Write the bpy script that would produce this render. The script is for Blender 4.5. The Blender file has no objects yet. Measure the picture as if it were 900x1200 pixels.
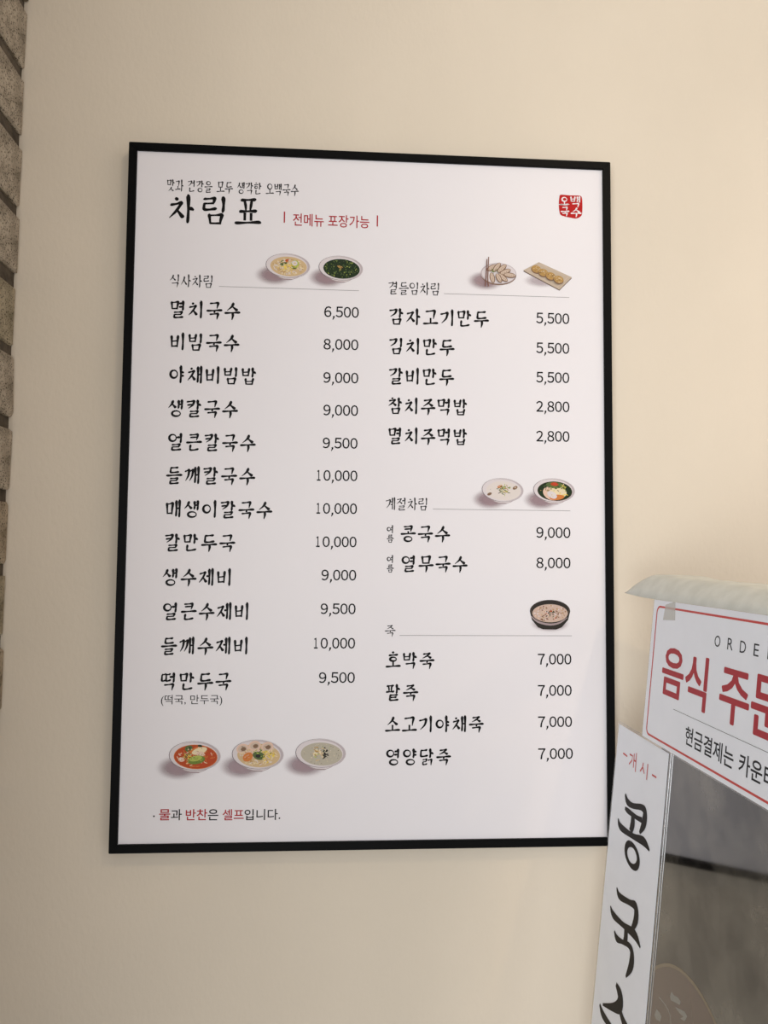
import bpy, bmesh, math, random
from mathutils import Vector, Matrix
random.seed(7)
sc = bpy.context.scene
COL = sc.collection

# ------------------------------------------------------------------ camera
Z0 = 1.14                                   # height of the board's lower edge above the floor
yaw, pit, rol = 0.06287438, 0.05680589, 0.0088838
CAM = Vector((0.26468588, -0.9282977, 0.35645097 + Z0))
F = 880.0
fwd = Vector((math.sin(yaw)*math.cos(pit), math.cos(yaw)*math.cos(pit), math.sin(pit)))
rt = Vector((math.cos(yaw), -math.sin(yaw), 0))
up = rt.cross(fwd)
rt2 = rt*math.cos(rol) + up*math.sin(rol)
up2 = -rt*math.sin(rol) + up*math.cos(rol)
cd = bpy.data.cameras.new('camera')
cam = bpy.data.objects.new('camera', cd); COL.objects.link(cam)
cd.sensor_fit = 'HORIZONTAL'; cd.sensor_width = 36; cd.lens = F/900*36; cd.clip_start = 0.01
cam.matrix_world = Matrix(((rt2.x, up2.x, -fwd.x, CAM.x), (rt2.y, up2.y, -fwd.y, CAM.y), (rt2.z, up2.z, -fwd.z, CAM.z), (0, 0, 0, 1)))
sc.camera = cam

# ------------------------------------------------------------------ light
sc.view_settings.view_transform = 'Standard'; sc.view_settings.look = 'None'
sc.view_settings.gamma = 1; sc.view_settings.use_curve_mapping = False
sc.view_settings.exposure = 0.60
w = bpy.data.worlds.new('world'); sc.world = w; w.use_nodes = True
w.node_tree.nodes['Background'].inputs[0].default_value = (0.95, 0.96, 1.0, 1)
w.node_tree.nodes['Background'].inputs[1].default_value = 0.66


def lamp(name, kind, loc, target, energy, color, size=0.1, size_y=None):
    l = bpy.data.lights.new(name, kind); o = bpy.data.objects.new(name, l); COL.objects.link(o)
    o.location = loc
    o.rotation_euler = (Vector(target)-Vector(loc)).to_track_quat('-Z', 'Y').to_euler()
    l.energy = energy; l.color = color
    if kind == 'AREA':
        if size_y:
            l.shape = 'RECTANGLE'; l.size = size; l.size_y = size_y
        else:
            l.shape = 'DISK'; l.size = size
    else:
        l.shadow_soft_size = size
    return o


lamp('window_light', 'AREA', (-0.60, -2.8, 1.3), (0.15, 0, 1.35), 31, (0.93, 0.97, 1.0), 1.3, 1.6)
lamp('ceiling_lamp', 'AREA', (0.92, -1.33, 2.57), (0.75, 0, 1.3), 2.0, (1.0, 0.80, 0.56), 0.04)
lamp('ceiling_lamp_far', 'AREA', (2.15, -1.30, 2.57), (0.7, 0, 1.5), 1.5, (1.0, 0.74, 0.46), 0.08)
lamp('warm_fill_right', 'AREA', (1.45, -0.55, 1.62), (0.9, 0, 1.4), 0.62, (1.0, 0.60, 0.26), 0.4)  # added soft fill that warms the right of the wall, not a fixture

# ------------------------------------------------------------------ materials


def mat(name, color, rough=0.6, spec=0.5, metal=0.0, **k):
    m = bpy.data.materials.new(name); m.use_nodes = True
    b = m.node_tree.nodes['Principled BSDF']
    b.inputs['Base Color'].default_value = (*color, 1)
    b.inputs['Roughness'].default_value = rough
    b.inputs['Specular IOR Level'].default_value = spec
    b.inputs['Metallic'].default_value = metal
    for kk, v in k.items():
        b.inputs[kk.replace('_', ' ')].default_value = v
    return m


def noise_mat(name, stops, scale, rough=0.8, bump=0.2, bdist=0.002, detail=8, stretch=(1, 1, 1), bscale=None, spec=0.3, pits=None):
    """colour ramp over a stretched noise, relief from a second noise, optional dark pits"""
    m = mat(name, stops[0][1], rough, spec); nt = m.node_tree; N = nt.nodes; L = nt.links
    b = N['Principled BSDF']
    tc = N.new('ShaderNodeTexCoord'); mp = N.new('ShaderNodeMapping'); mp.inputs['Scale'].default_value = stretch
    L.new(tc.outputs['Object'], mp.inputs[0])
    n = N.new('ShaderNodeTexNoise'); n.inputs['Scale'].default_value = scale; n.inputs['Detail'].default_value = detail
    L.new(mp.outputs[0], n.inputs['Vector'])
    r = N.new('ShaderNodeValToRGB'); L.new(n.outputs['Fac'], r.inputs[0])
    while len(r.color_ramp.elements) < len(stops):
        r.color_ramp.elements.new(0.5)
    for e, (p, c) in zip(r.color_ramp.elements, stops):
        e.position = p; e.color = (*c, 1)
    n2 = N.new('ShaderNodeTexNoise'); n2.inputs['Scale'].default_value = bscale or scale*3; n2.inputs['Detail'].default_value = 5
    L.new(mp.outputs[0], n2.inputs['Vector'])
    bp = N.new('ShaderNodeBump'); bp.inputs['Strength'].default_value = bump; bp.inputs['Distance'].default_value = bdist
    col, hgt = r.outputs[0], n2.outputs['Fac']
    if pits:
        v = N.new('ShaderNodeTexVoronoi'); v.inputs['Scale'].default_value = pits
        nn = N.new('ShaderNodeTexNoise'); nn.inputs['Scale'].default_value = pits*0.9
        L.new(tc.outputs['Object'], nn.inputs['Vector'])
        mr0 = N.new('ShaderNodeMapRange'); mr0.inputs[1].default_value = 0.35; mr0.inputs[2].default_value = 0.62
        mr0.inputs[3].default_value = 0.05; mr0.inputs[4].default_value = 0.42
        L.new(nn.outputs['Fac'], mr0.inputs[0])
        L.new(tc.outputs['Object'], v.inputs['Vector'])
        sub = N.new('ShaderNodeMath'); sub.operation = 'SUBTRACT'; L.new(v.outputs['Distance'], sub.inputs[0]); L.new(mr0.outputs[0], sub.inputs[1])
        mr = N.new('ShaderNodeMapRange'); mr.inputs[1].default_value = -0.06; mr.inputs[2].default_value = 0.06
        L.new(sub.outputs[0], mr.inputs[0])
        mx = N.new('ShaderNodeMix'); mx.data_type = 'RGBA'
        mx.inputs[6].default_value = (0.06, 0.045, 0.03, 1)
        L.new(mr.outputs[0], mx.inputs[0]); L.new(col, mx.inputs[7]); col = mx.outputs[2]
        ad = N.new('ShaderNodeMath'); ad.operation = 'ADD'; L.new(n2.outputs['Fac'], ad.inputs[0]); L.new(mr.outputs[0], ad.inputs[1]); hgt = ad.outputs[0]
    L.new(col, b.inputs['Base Color']); L.new(hgt, bp.inputs['Height']); L.new(bp.outputs[0], b.inputs['Normal'])
    return m


M = {}
M['wall'] = noise_mat('painted_plaster', [(0.3, (0.64, 0.56, 0.45)), (0.7, (0.68, 0.595, 0.48))], 5, 0.75, 0.28, 0.0012, 6, (1, 1, 0.6), 190, 0.3)
M['ceiling'] = noise_mat('ceiling_paint', [(0.3, (0.72, 0.70, 0.66)), (0.7, (0.76, 0.74, 0.70))], 3, 0.85)
M['floor'] = noise_mat('floor_tile', [(0.3, (0.36, 0.33, 0.29)), (0.7, (0.44, 0.40, 0.35))], 6, 0.5)
M['mortar'] = noise_mat('dark_mortar', [(0.3, (0.045, 0.035, 0.024)), (0.7, (0.12, 0.095, 0.068))], 45, 0.95, 0.8, 0.003)
M['bricks'] = [noise_mat('pitted_brick_%s' % n, [(0.3, a), (0.7, b)], 38, 0.95, 0.8, 0.002, 8, pits=420)
               for n, a, b in (('grey', (0.20, 0.165, 0.12), (0.46, 0.39, 0.30)), ('tan', (0.20, 0.155, 0.10), (0.44, 0.36, 0.26)), ('ochre', (0.18, 0.15, 0.095), (0.41, 0.345, 0.24)))]
M['frame'] = mat('black_satin_metal', (0.003, 0.003, 0.003), 0.4, 0.07)
M['poster'] = mat('printed_sheet', (0.735, 0.70, 0.71), 0.35, 0.2)
M['ink'] = mat('black_ink', (0.006, 0.005, 0.005), 0.45, 0.1)
M['ink_soft'] = mat('grey_ink', (0.02, 0.018, 0.018), 0.45, 0.1)
M['line'] = mat('line_ink', (0.27, 0.25, 0.25), 0.4, 0.3)
M['red'] = mat('red_ink', (0.36, 0.006, 0.012), 0.45, 0.1)
M['seal'] = mat('seal_red', (0.42, 0.012, 0.012), 0.45, 0.1)


def ink(name, c):
    if name not in M:
        M[name] = mat(name, tuple(t*.9 for t in c), 0.45, 0.1)
    return M[name]


# ------------------------------------------------------------------ helpers
def mesh_obj(name, verts, faces, mats, parent=None, midx=None, smooth=False):
    me = bpy.data.meshes.new(name); me.from_pydata([tuple(v) for v in verts], [], faces)
    for m in (mats if isinstance(mats, (list, tuple)) else [mats]):
        me.materials.append(m)
    if midx:
        for p, i in zip(me.polygons, midx):
            p.material_index = i
    if smooth:
        for p in me.polygons:
            p.use_smooth = True
    me.update()
    o = bpy.data.objects.new(name, me); COL.objects.link(o)
    if parent:
        o.parent = parent
    return o


def empty(name, mw, label, cat):
    o = bpy.data.objects.new(name, None); COL.objects.link(o); o.matrix_world = mw; o.empty_display_size = 0.05
    o['label'] = label; o['category'] = cat
    return o


def box_vf(x0, x1, y0, y1, z0, z1):
    v = [(x, y, z) for x in (x0, x1) for y in (y0, y1) for z in (z0, z1)]
    f = [(0, 1, 3, 2), (4, 6, 7, 5), (0, 4, 5, 1), (2, 3, 7, 6), (0, 2, 6, 4), (1, 5, 7, 3)]
    return v, f


def box_obj(name, b, m, parent=None, bevel=0.0, seg=2, kind=None):
    v, f = box_vf(*b)
    o = mesh_obj(name, v, f, m, parent)
    if bevel:
        bm = bmesh.new(); bm.from_mesh(o.data)
        bmesh.ops.bevel(bm, geom=bm.edges[:], offset=bevel, segments=seg, affect='EDGES', profile=0.6)
        bm.to_mesh(o.data); bm.free()
    if kind:
        o['kind'] = kind
    return o


# ------------------------------------------------------------------ the room
YW = 0.022                                   # plaster surface (the board's front rim is y = 0)
XB = -0.1375                                 # face of the brick wall
box_obj('wall_back', (XB-0.1, 3.2, YW, YW+0.12, 0, 2.6), M['wall'], kind='structure')
box_obj('floor', (XB-0.1, 3.2, -3.2, YW+0.12, -0.08, 0), M['floor'], kind='structure')
box_obj('ceiling', (XB-0.1, 3.2, -1.75, YW+0.12, 2.6, 2.68), M['ceiling'], kind='structure')
wall_left = box_obj('wall_left', (XB-0.10, XB-0.005, -1.05, YW, 0, 2.6), M['mortar'], kind='structure')


def brick_mesh(length, k, m):
    v, f = box_vf(-0.05, 0.0, -length, 0.0, 0.0, 0.0735)
    me = bpy.data.meshes.new('brick'); bm = bmesh.new()
    vs = [bm.verts.new(p) for p in v]
    for q in f:
        bm.faces.new([vs[i] for i in q])
    bmesh.ops.bevel(bm, geom=bm.edges[:], offset=0.0025, segments=1, affect='EDGES')
    rr = random.Random(k)
    for q in bm.verts:
        q.co += Vector((rr.uniform(-.0012, .0012), rr.uniform(-.0015, .0015), rr.uniform(-.0018, .0018)))
    bm.to_mesh(me); bm.free(); me.materials.append(m)
    return me


full = [brick_mesh(0.190, i, M['bricks'][i % 3]) for i in range(6)]
part = [brick_mesh(0.086, i+10, M['bricks'][i % 3]) for i in range(3)]
PITCH = 0.0893
zc0 = Z0 + 0.9598 + 0.0095 - 12*PITCH       # bottom of the first full course
row = 0
z = zc0 - 11*PITCH
while z < 2.6 - 0.07:
    even = (round((z-zc0)/PITCH) % 2 == 0)
    y = YW - 0.001
    first = True
    while y > -1.02:
        if first and even:
            me = part[random.randrange(3)]; L_ = 0.086
        else:
            me = full[random.randrange(6)]; L_ = 0.190
        if y - L_ < -1.04:
            break
        if z > 0.0:
            o = bpy.data.objects.new('brick', me); COL.objects.link(o); o.parent = wall_left
            o.location = (XB + random.uniform(-0.0015, 0.001), y, z + random.uniform(-0.0015, 0.0015))
        y -= L_ + 0.016
        first = False
    z += PITCH


# ------------------------------------------------------------------ brush lettering
def spline(pts, n=5):
    """Catmull-Rom through (x, y, w)"""
    out = []
    P = [pts[0]] + list(pts) + [pts[-1]]
    for i in range(1, len(P)-2):
        for k in range(n):
            t = k/n
            out.append(tuple(0.5*((2*P[i][j]) + (-P[i-1][j]+P[i+1][j])*t + (2*P[i-1][j]-5*P[i][j]+4*P[i+1][j]-P[i+2][j])*t*t
                                  + (-P[i-1][j]+3*P[i][j]-3*P[i+1][j]+P[i+2][j])*t**3) for j in range(3)))
    out.append(tuple(pts[-1]))
    return out


class Pen:
    """collects flat shapes in a plane (u right, v up), several inks"""
    def __init__(s):
        s.v = []; s.f = []; s.m = []; s.k = 0

    def poly(s, pts, m=0, lift=None):
        s.k += 1
        d = (s.k*0.5e-6) if lift is None else lift
        b = len(s.v); s.v += [(x, y, d) for x, y in pts]; s.f.append(tuple(range(b, b+len(pts)))); s.m.append(m)

    def stroke(s, pts, m=0, n=5, smooth=True, lift=None):
        q = spline(pts, n) if smooth and len(pts) > 1 else pts
        s.k += 1
        d = (s.k*0.5e-6) if lift is None else lift
        b = len(s.v)
        for i, (x, y, w_) in enumerate(q):
            x0, y0 = q[max(i-1, 0)][:2]; x1, y1 = q[min(i+1, len(q)-1)][:2]
            dx, dy = x1-x0, y1-y0; l = math.hypot(dx, dy) or 1
            w_ = max(w_, 1e-5)
            s.v += [(x-dy/l*w_/2, y+dx/l*w_/2, d), (x+dy/l*w_/2, y-dx/l*w_/2, d)]
        for i in range(len(q)-1):
            s.f.append((b+2*i, b+2*i+1, b+2*i+3, b+2*i+2)); s.m.append(m)

    def ell(s, cx, cy, rx, ry, m=0, lift=None, n=28, rot=0.0, a0=0, a1=2*math.pi):
        c, sn = math.cos(rot), math.sin(rot)
        pts = []
        for i in range(n):
            a = a0+(a1-a0)*i/(n if a1-a0 > 6.28 else n-1)
            x, y = rx*math.cos(a), ry*math.sin(a)
            pts.append((cx+x*c-y*sn, cy+x*sn+y*c))
        s.poly(pts, m, lift)

    def build(s, name, mats, parent, off=(0, 0, 0)):
        return mesh_obj(name, [(x+off[0], y+off[1], z_+off[2]) for x, y, z_ in s.v], s.f, mats, parent, s.m)


# strokes of the letters in a unit box; third value is the brush width relative to the nominal one
H = lambda x0, x1, y, r=0.05: [(x0, y+.02, .5), (x0+.06*(x1-x0)/.6, y, 1.05), ((x0+x1)/2, y+r*.5, .62), (x1-.1*(x1-x0), y+r, 1.15), (x1, y+r*.6-.02, .45)]
V = lambda x, y1, y0: [(x-.05, y1+.01, .5), (x, y1-.06, 1.35), (x+.015, (y0+y1)/2, .85), (x, y0+.1, 1.0), (x-.025, y0, .35)]
CONS = {
    'ㄱ': [[(0, .84, .5), (.12, .82, .9), (.5, .88, .65), (.84, .95, 1.2), (.86, .8, 1.2), (.68, .4, .9), (.15, 0, .3)]],
    'ㄱf': [[(0, .82, .5), (.12, .80, .9), (.5, .86, .65), (.84, .92, 1.2), (.90, .78, 1.25), (.84, .4, .9), (.78, -.08, .4)]],
    'ㄴ': [[(.06, 1, .6), (.12, .85, 1.25), (.1, .4, .9), (.14, .12, 1.1), (.5, .12, .75), (.9, .26, 1.1), (1, .22, .4)]],
    'ㄷ': [H(.08, .92, .86, .06), [(.14, .84, .8), (.12, .45, .9), (.14, .1, 1.1), (.5, .08, .75), (.88, .16, 1.15), (1, .1, .4)]],
    'ㄹ': [[(.06, .92, .5), (.14, .89, .9), (.5, .92, .6), (.82, .97, 1.15), (.82, .84, 1.1), (.76, .58, .7)],
          [(.1, .52, .7), (.45, .54, .6), (.8, .58, .8)],
          [(.13, .54, .9), (.1, .3, .9), (.13, .06, 1.1), (.5, .06, .75), (.88, .14, 1.1), (1, .12, .4)]],
    'ㅁ': [[(.06, .98, .6), (.12, .86, 1.2), (.16, .5, .85), (.2, .02, .7)], [(.14, .86, .7), (.5, .9, .6), (.84, .96, 1.25), (.86, .78, 1.2), (.8, .4, .9), (.78, 0, .6)], [(.18, .08, .7), (.5, .09, .7), (.84, .12, .9)]],
    'ㅂ': [[(.06, 1, .6), (.12, .86, 1.25), (.14, .5, .85), (.18, 0, .7)], [(.78, 1, .6), (.86, .9, 1.3), (.83, .5, .9), (.8, 0, .6)], [(.16, .5, .7), (.5, .52, .6), (.82, .56, .8)], [(.18, .08, .7), (.5, .09, .7), (.82, .12, .9)]],
    'ㅅ': [[(.5, 1, .6), (.56, .86, 1.35), (.42, .5, .95), (.0, .02, .25)], [(.46, .6, .5), (.7, .32, .95), (.92, .1, 1.35), (.98, .02, .4)]],
    'ㅈ': [[(.06, .8, .6), (.16, .78, .95), (.5, .84, .65), (.8, .9, 1.15), (.74, .78, .9), (.46, .4, .9), (.0, .02, .25)], [(.5, .5, .5), (.72, .28, .95), (.92, .1, 1.3), (.98, .03, .4)]],
    'ㅊ': [[(.38, 1.06, .6), (.5, 1.0, 1.2), (.58, .93, .5)], [(.06, .72, .6), (.16, .70, .95), (.5, .75, .65), (.82, .82, 1.15), (.74, .68, .9), (.46, .36, .9), (.0, .0, .25)], [(.5, .46, .5), (.72, .26, .95), (.92, .08, 1.3), (.98, .02, .4)]],
    'ㅋ': [[(0, .88, .5), (.12, .86, .9), (.5, .91, .65), (.84, .97, 1.2), (.86, .8, 1.2), (.68, .4, .9), (.2, 0, .3)], [(.08, .42, .6), (.3, .46, .9), (.72, .54, .6)]],
    'ㅋf': [[(0, .86, .5), (.12, .84, .9), (.5, .88, .65), (.84, .95, 1.2), (.88, .78, 1.2), (.84, .4, .9), (.74, -.05, .4)], [(.08, .38, .6), (.3, .42, .9), (.82, .48, .7)]],
    'ㅌ': [H(.08, .92, .9, .06), H(.12, .8, .52, .04), [(.14, .9, .8), (.12, .45, .9), (.14, .08, 1.1), (.5, .06, .75), (.88, .14, 1.15), (1, .08, .4)]],
    'ㅍ': [H(.08, .94, .88, .05), [(.3, .84, .8), (.36, .5, .9), (.38, .14, .5)], [(.7, .86, .8), (.66, .5, .9), (.62, .14, .5)], H(.0, 1, .08, .05)],
    'ㅎ': [[(.38, 1.1, .6), (.5, 1.03, 1.2), (.58, .96, .5)], H(.06, .96, .70, .06), 'ring:.5,.24,.33,.25'],
    'ㅇ': ['ring:.5,.5,.44,.46'],
}
CONS['ㅎf'] = CONS['ㅎ']


def dbl(a, wd=.62):
    o = []
    for sx in (0, 1-wd+.05):
        for st in CONS[a]:
            o.append([(sx+x*(wd-.05), y, w_*.95) for x, y, w_ in st])
    return o


CONS['ㄲ'] = dbl('ㄱ', .6); CONS['ㄸ'] = dbl('ㄷ', .6)
CONS['ㄺ'] = [[(x*.5, y, w_*.85) for x, y, w_ in st] for st in CONS['ㄹ']] + [[(.55+x*.45, y, w_*.9) for x, y, w_ in st] for st in CONS['ㄱf']]
CHO = 'ㄱㄲㄴㄷㄸㄹㅁㅂㅃㅅㅆㅇㅈㅉㅊㅋㅌㅍㅎ'
JUNG = 'ㅏㅐㅑㅒㅓㅔㅕㅖㅗㅘㅙㅚㅛㅜㅝㅞㅟㅠㅡㅢㅣ'
JONG = ['', 'ㄱ', 'ㄲ', 'ㄳ', 'ㄴ', 'ㄵ', 'ㄶ', 'ㄷ', 'ㄹ', 'ㄺ', 'ㄻ', 'ㄼ', 'ㄽ', 'ㄾ', 'ㄿ', 'ㅀ', 'ㅁ', 'ㅂ', 'ㅄ', 'ㅅ', 'ㅆ', 'ㅇ', 'ㅈ', 'ㅊ', 'ㅋ', 'ㅌ', 'ㅍ', 'ㅎ']


def glyph(pen, ch, x, y, sx, sy, w_, m=0):
    """one syllable with its cell's lower left corner at x, y"""
    def put(strokes, bx0, by0, bx1, by1, ws=1.0):
        for st in strokes:
            if isinstance(st, str):
                cx, cy, rx, ry = [float(t) for t in st[5:].split(',')]
                cx = bx0+cx*(bx1-bx0); cy = by0+cy*(by1-by0); rx *= (bx1-bx0); ry *= (by1-by0)
                q = []
                for i in range(17):
                    a = math.radians(100)+2*math.pi*i/16
                    q.append((x+(cx+rx*.93*math.cos(a))*sx, y+(cy+ry*.93*math.sin(a))*sy, w_*ws*(.85+.3*math.cos(a-math.radians(200)))))
                pen.stroke(q, m, 2)
            else:
                pen.stroke([(x+(bx0+a*(bx1-bx0))*sx, y+(by0+b*(by1-by0))*sy, c*w_*ws) for a, b, c in st], m)

    def cell(strokes):
        put(strokes, 0, 0, 1, 1)
    code = ord(ch)-0xAC00
    c, j, k = CHO[code//588], JUNG[code % 588//28], JONG[code % 28]
    if j in 'ㅏㅐㅑㅓㅔㅕㅖㅣ':
        two = j in 'ㅐㅔㅖ'
        cw = .50 if two else .56
        if c in 'ㄲㄸ':
            cw += .06
        if k:
            put(CONS[c], .02, .50, cw, .98, .95)
            y1, y0 = 1.02, .42
        else:
            put(CONS[c], .02, .16 if c != 'ㅇ' else .25, cw, .88 if c != 'ㅇ' else .80)
            y1, y0 = 1.03, -.02
        mid = y0+(y1-y0)*.52
        vx = .80 if not two else .86
        if j in 'ㅏㅑ':
            vx = .72
        cell([V(vx, y1, y0)])
        if two:
            cell([V(.66, y1-.04, y0+.05)])
        if j == 'ㅏ':
            cell([[(vx, mid+.02, .6), (vx+.12, mid+.01, 1.2), (vx+.22, mid-.05, .5)]])
        if j == 'ㅑ':
            cell([[(vx, mid+.13, .6), (vx+.12, mid+.12, 1.1), (vx+.2, mid+.08, .5)], [(vx, mid-.1, .6), (vx+.12, mid-.09, 1.1), (vx+.2, mid-.12, .5)]])
        if j == 'ㅓ':
            cell([[(vx-.26, mid+.03, .6), (vx-.14, mid+.05, 1.1), (vx, mid+.05, .6)]])
        if j == 'ㅕ':
            d = .09 if k else .11
            cell([[(vx-.24, mid+.03+d, .6), (vx-.14, mid+.05+d, 1.0), (vx, mid+.05+d, .6)], [(vx-.26, mid-d, .6), (vx-.14, mid+.02-d, 1.0), (vx, mid+.02-d, .6)]])
        if j == 'ㅐ':
            cell([[(.66, mid, .8), (.86, mid+.02, .8)]])
        if j == 'ㅔ':
            cell([[(.48, mid+.03, .6), (.56, mid+.05, 1.0), (.66, mid+.05, .6)]])
        if j == 'ㅖ':
            cell([[(.48, mid+.14, .6), (.56, mid+.15, 1.0), (.66, mid+.14, .6)], [(.48, mid-.08, .6), (.56, mid-.07, 1.0), (.66, mid-.08, .6)]])
        if k:
            kk = 'ㄱf' if k == 'ㄱ' else ('ㅋf' if k == 'ㅋ' else k)
            put(CONS[kk], .2, -.02, .84, .36, .92)
    elif j == 'ㅘ':
        put(CONS['ㄱf' if c == 'ㄱ' else c], .06, .48, .5, .95)
        cell([[(.32, .46, .8), (.32, .2, .7)], H(0, .62, .14), V(.78, 1.03, -.02), [(.78, .5, .6), (.9, .5, 1.2), (1.0, .45, .5)]])
    else:
        c2 = 'ㄱf' if c == 'ㄱ' else ('ㅋf' if c == 'ㅋ' else c)
        if k:
            put(CONS[c2], .2, .64, .80, 1.0, .92)
            hy = .47
            if j == 'ㅗ':
                cell([[(.5, .66, .8), (.5, hy, .8)]])
            if j == 'ㅜ':
                cell([[(.52, hy, .9), (.5, .34, .8)]])
            cell([H(0, 1, hy, .05)])
            kk = 'ㄱf' if k == 'ㄱ' else k
            put(CONS[kk], .2, -.03, .80, .33, .92)
        else:
            if j == 'ㅗ':
                put(CONS[c2], .16, .46, .84, 1.0)
                cell([[(.5, .48, .9), (.5, .16, .8)], H(0, 1, .10, .05)])
            if j == 'ㅛ':
                put(CONS[c2], .16, .46, .84, 1.0)
                cell([[(.38, .46, .9), (.38, .16, .8)], [(.62, .46, .9), (.62, .16, .8)], H(0, 1, .06, .05)])
            if j == 'ㅜ':
                put(CONS[c2], .16, .50, .84, 1.0)
                cell([H(0, 1, .36, .05), [(.52, .38, 1.1), (.54, .2, 1.1), (.48, -.06, .4)]])
            if j == 'ㅡ':
                put(CONS[c2], .16, .42, .84, 1.0)
                cell([H(0, 1, .16, .05)])


# ------------------------------------------------------------------ the menu board
TH = 0.010
board = empty('menu_board', Matrix.Translation((0, 0, Z0)), 'large black framed white menu board with brush lettering on the beige wall', 'menu board')
W_, H_ = 0.614, 0.8687
YP = 0.0035                                  # the sheet lies a little behind the frame's rim


def mitre(name, pts):
    """frame bar: quad outline in the board's plane (x, z), lip at y=0, back at the wall"""
    n = len(pts)
    v = [(x, 0.0, z_) for x, z_ in pts] + [(x, YW, z_) for x, z_ in pts]
    f = [tuple(range(n)), tuple(range(2*n-1, n-1, -1))] + [(i, i+n, (i+1) % n+n, (i+1) % n) for i in range(n)]
    o = mesh_obj(name, v, f, M['frame'], board)
    bm = bmesh.new(); bm.from_mesh(o.data); bmesh.ops.recalc_face_normals(bm, faces=bm.faces)
    bmesh.ops.bevel(bm, geom=bm.edges[:], offset=0.0006, segments=2, affect='EDGES'); bm.to_mesh(o.data); bm.free()
    return o


mitre('frame_bar', [(0, 0), (W_, 0), (W_-TH, TH), (TH, TH)])
mitre('frame_bar', [(0, H_), (TH, H_-TH), (W_-TH, H_-TH), (W_, H_)])
mitre('frame_bar', [(0, 0), (TH, TH), (TH, H_-TH), (0, H_)])
mitre('frame_bar', [(W_, 0), (W_, H_), (W_-TH, H_-TH), (W_-TH, TH)])
sheet = box_obj('poster_sheet', (TH-.002, W_-TH+.002, YP, YP+.003, TH-.002, H_-TH+.002), M['poster'], board)
# print plane: local x = right, y = up, z = towards the viewer
PM = Matrix(((1, 0, 0, 0), (0, 0, -1, YP-0.0002), (0, 1, 0, 0), (0, 0, 0, 1)))
PMW = Matrix.Translation((0, 0, Z0)) @ PM


def B(px, py):
    """point of the printed sheet that the photograph shows at (px, py)"""
    d = rt2*((px-450)/F) + up2*((600-py)/F) + fwd
    q = CAM + d*((YP-CAM.y)/d.y)
    return q.x, q.z-Z0


def stick(o, lift=0.0):
    o.parent = sheet; o.matrix_local = PM @ Matrix.Translation((0, 0, lift)); return o


def brush(name, text, x0, x1, yc, h, width=0.125, m='ink', gap=.10):
    """brush lettering filling photograph columns x0..x1 centred on the line yc (list of two: rising or falling)"""
    yl, yr = yc if isinstance(yc, tuple) else (yc, yc)
    u0, v0 = B(x0, yl); u1, v1 = B(x1, yr)
    hh = B(x0, yl-h/2)[1] - B(x0, yl+h/2)[1]
    vc = (v0+v1)/2
    cells = sum(.45 if t == ' ' else 1 for t in text)
    adv = (u1-u0)/(cells-gap)
    cw = adv*(1-gap)
    pen = Pen(); x = u0
    for t in text:
        if t == ' ':
            x += adv*.45; continue
        glyph(pen, t, x, vc-hh/2, cw, hh, hh*width)
        x += adv
    return stick(pen.build(name, M[m], None))


def sans_mesh(name, text, x0, x1, y0, y1, m, bold=0.0, fat=0.0):
    """plain lettering fitted to a box in plane units"""
    c = bpy.data.curves.new(name, 'FONT'); c.body = text; c.offset = bold; c.resolution_u = 3; c.size = 1.0
    o = bpy.data.objects.new(name, c); COL.objects.link(o)
    dg = bpy.context.evaluated_depsgraph_get(); dg.update()
    me = bpy.data.meshes.new_from_object(o.evaluated_get(dg))
    bpy.data.objects.remove(o)
    xs = [v.co.x for v in me.vertices]; ys = [v.co.y for v in me.vertices]
    a, b, cc, d = min(xs), max(xs), min(ys), max(ys)
    for v in me.vertices:
        v.co = ((x0+(v.co.x-a)/(b-a)*(x1-x0)), (y0+(v.co.y-cc)/(d-cc)*(y1-y0)), 0)
    if fat:
        bm = bmesh.new(); k = 0
        for dx, dy in ((0, 0), (-1, 0), (1, 0), (0, -1), (0, 1), (.7, .7), (-.7, .7), (.7, -.7), (-.7, -.7)):
            k += 1; mv = [bm.verts.new((v.co.x+dx*fat, v.co.y+dy*fat, k*2e-6)) for v in me.vertices]
            for p in me.polygons:
                bm.faces.new([mv[i] for i in p.vertices])
        bm.to_mesh(me); bm.free()
    me.materials.clear(); me.materials.append(m)
    q = bpy.data.objects.new(name, me); COL.objects.link(q)
    return q


def sans(name, text, x0, x1, yt, yb, m='ink', bold=0.0):
    u0, vt = B(x0, yt); u1, _ = B(x1, yt); vb = B(x0, yb)[1]
    _, vr = B(x1, yt)
    return stick(sans_mesh(name, text, u0, u1, vb, vt, M[m], bold))


brush('heading_lettering', '맛과 건강을 모두 생각한 오백국수', 195.7, 350, (217, 223), 13, .095, 'ink_soft', .06)
# the large heading
brush('heading_lettering', '차림표', 198, 306, (245, 248.5), 31, .118, 'ink', .20)
brush('dish_group_lettering', '식사차림', 199, 250.5, (328.5, 330.5), 14, .095, 'ink_soft', .06)
brush('dish_group_lettering', '곁들임차림', 455, 516, (337.5, 339), 14, .095, 'ink_soft', .06)
brush('dish_group_lettering', '계절차림', 452, 502, (590.5, 591), 14, .095, 'ink_soft', .06)
brush('dish_group_lettering', '죽', 451, 463.5, 739, 13, .095, 'ink_soft', .0)
left = [('멸치국수', 199.5, 281.5, 363.5), ('비빔국수', 199.5, 280.5, 401.3), ('야채비빔밥', 198.5, 301, 440), ('생칼국수', 197, 278.8, 479),
        ('얼큰칼국수', 197, 299.6, 518.5), ('들깨칼국수', 194.8, 299, 557.5), ('매생이칼국수', 194.2, 319, 597), ('칼만두국', 193, 275.6, 636),
        ('생수제비', 190.5, 272.5, 676.5), ('얼큰수제비', 191, 293, 716.5), ('들깨수제비', 188.8, 292.2, 757), ('떡만두국', 188.6, 271, 798.5)]
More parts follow.
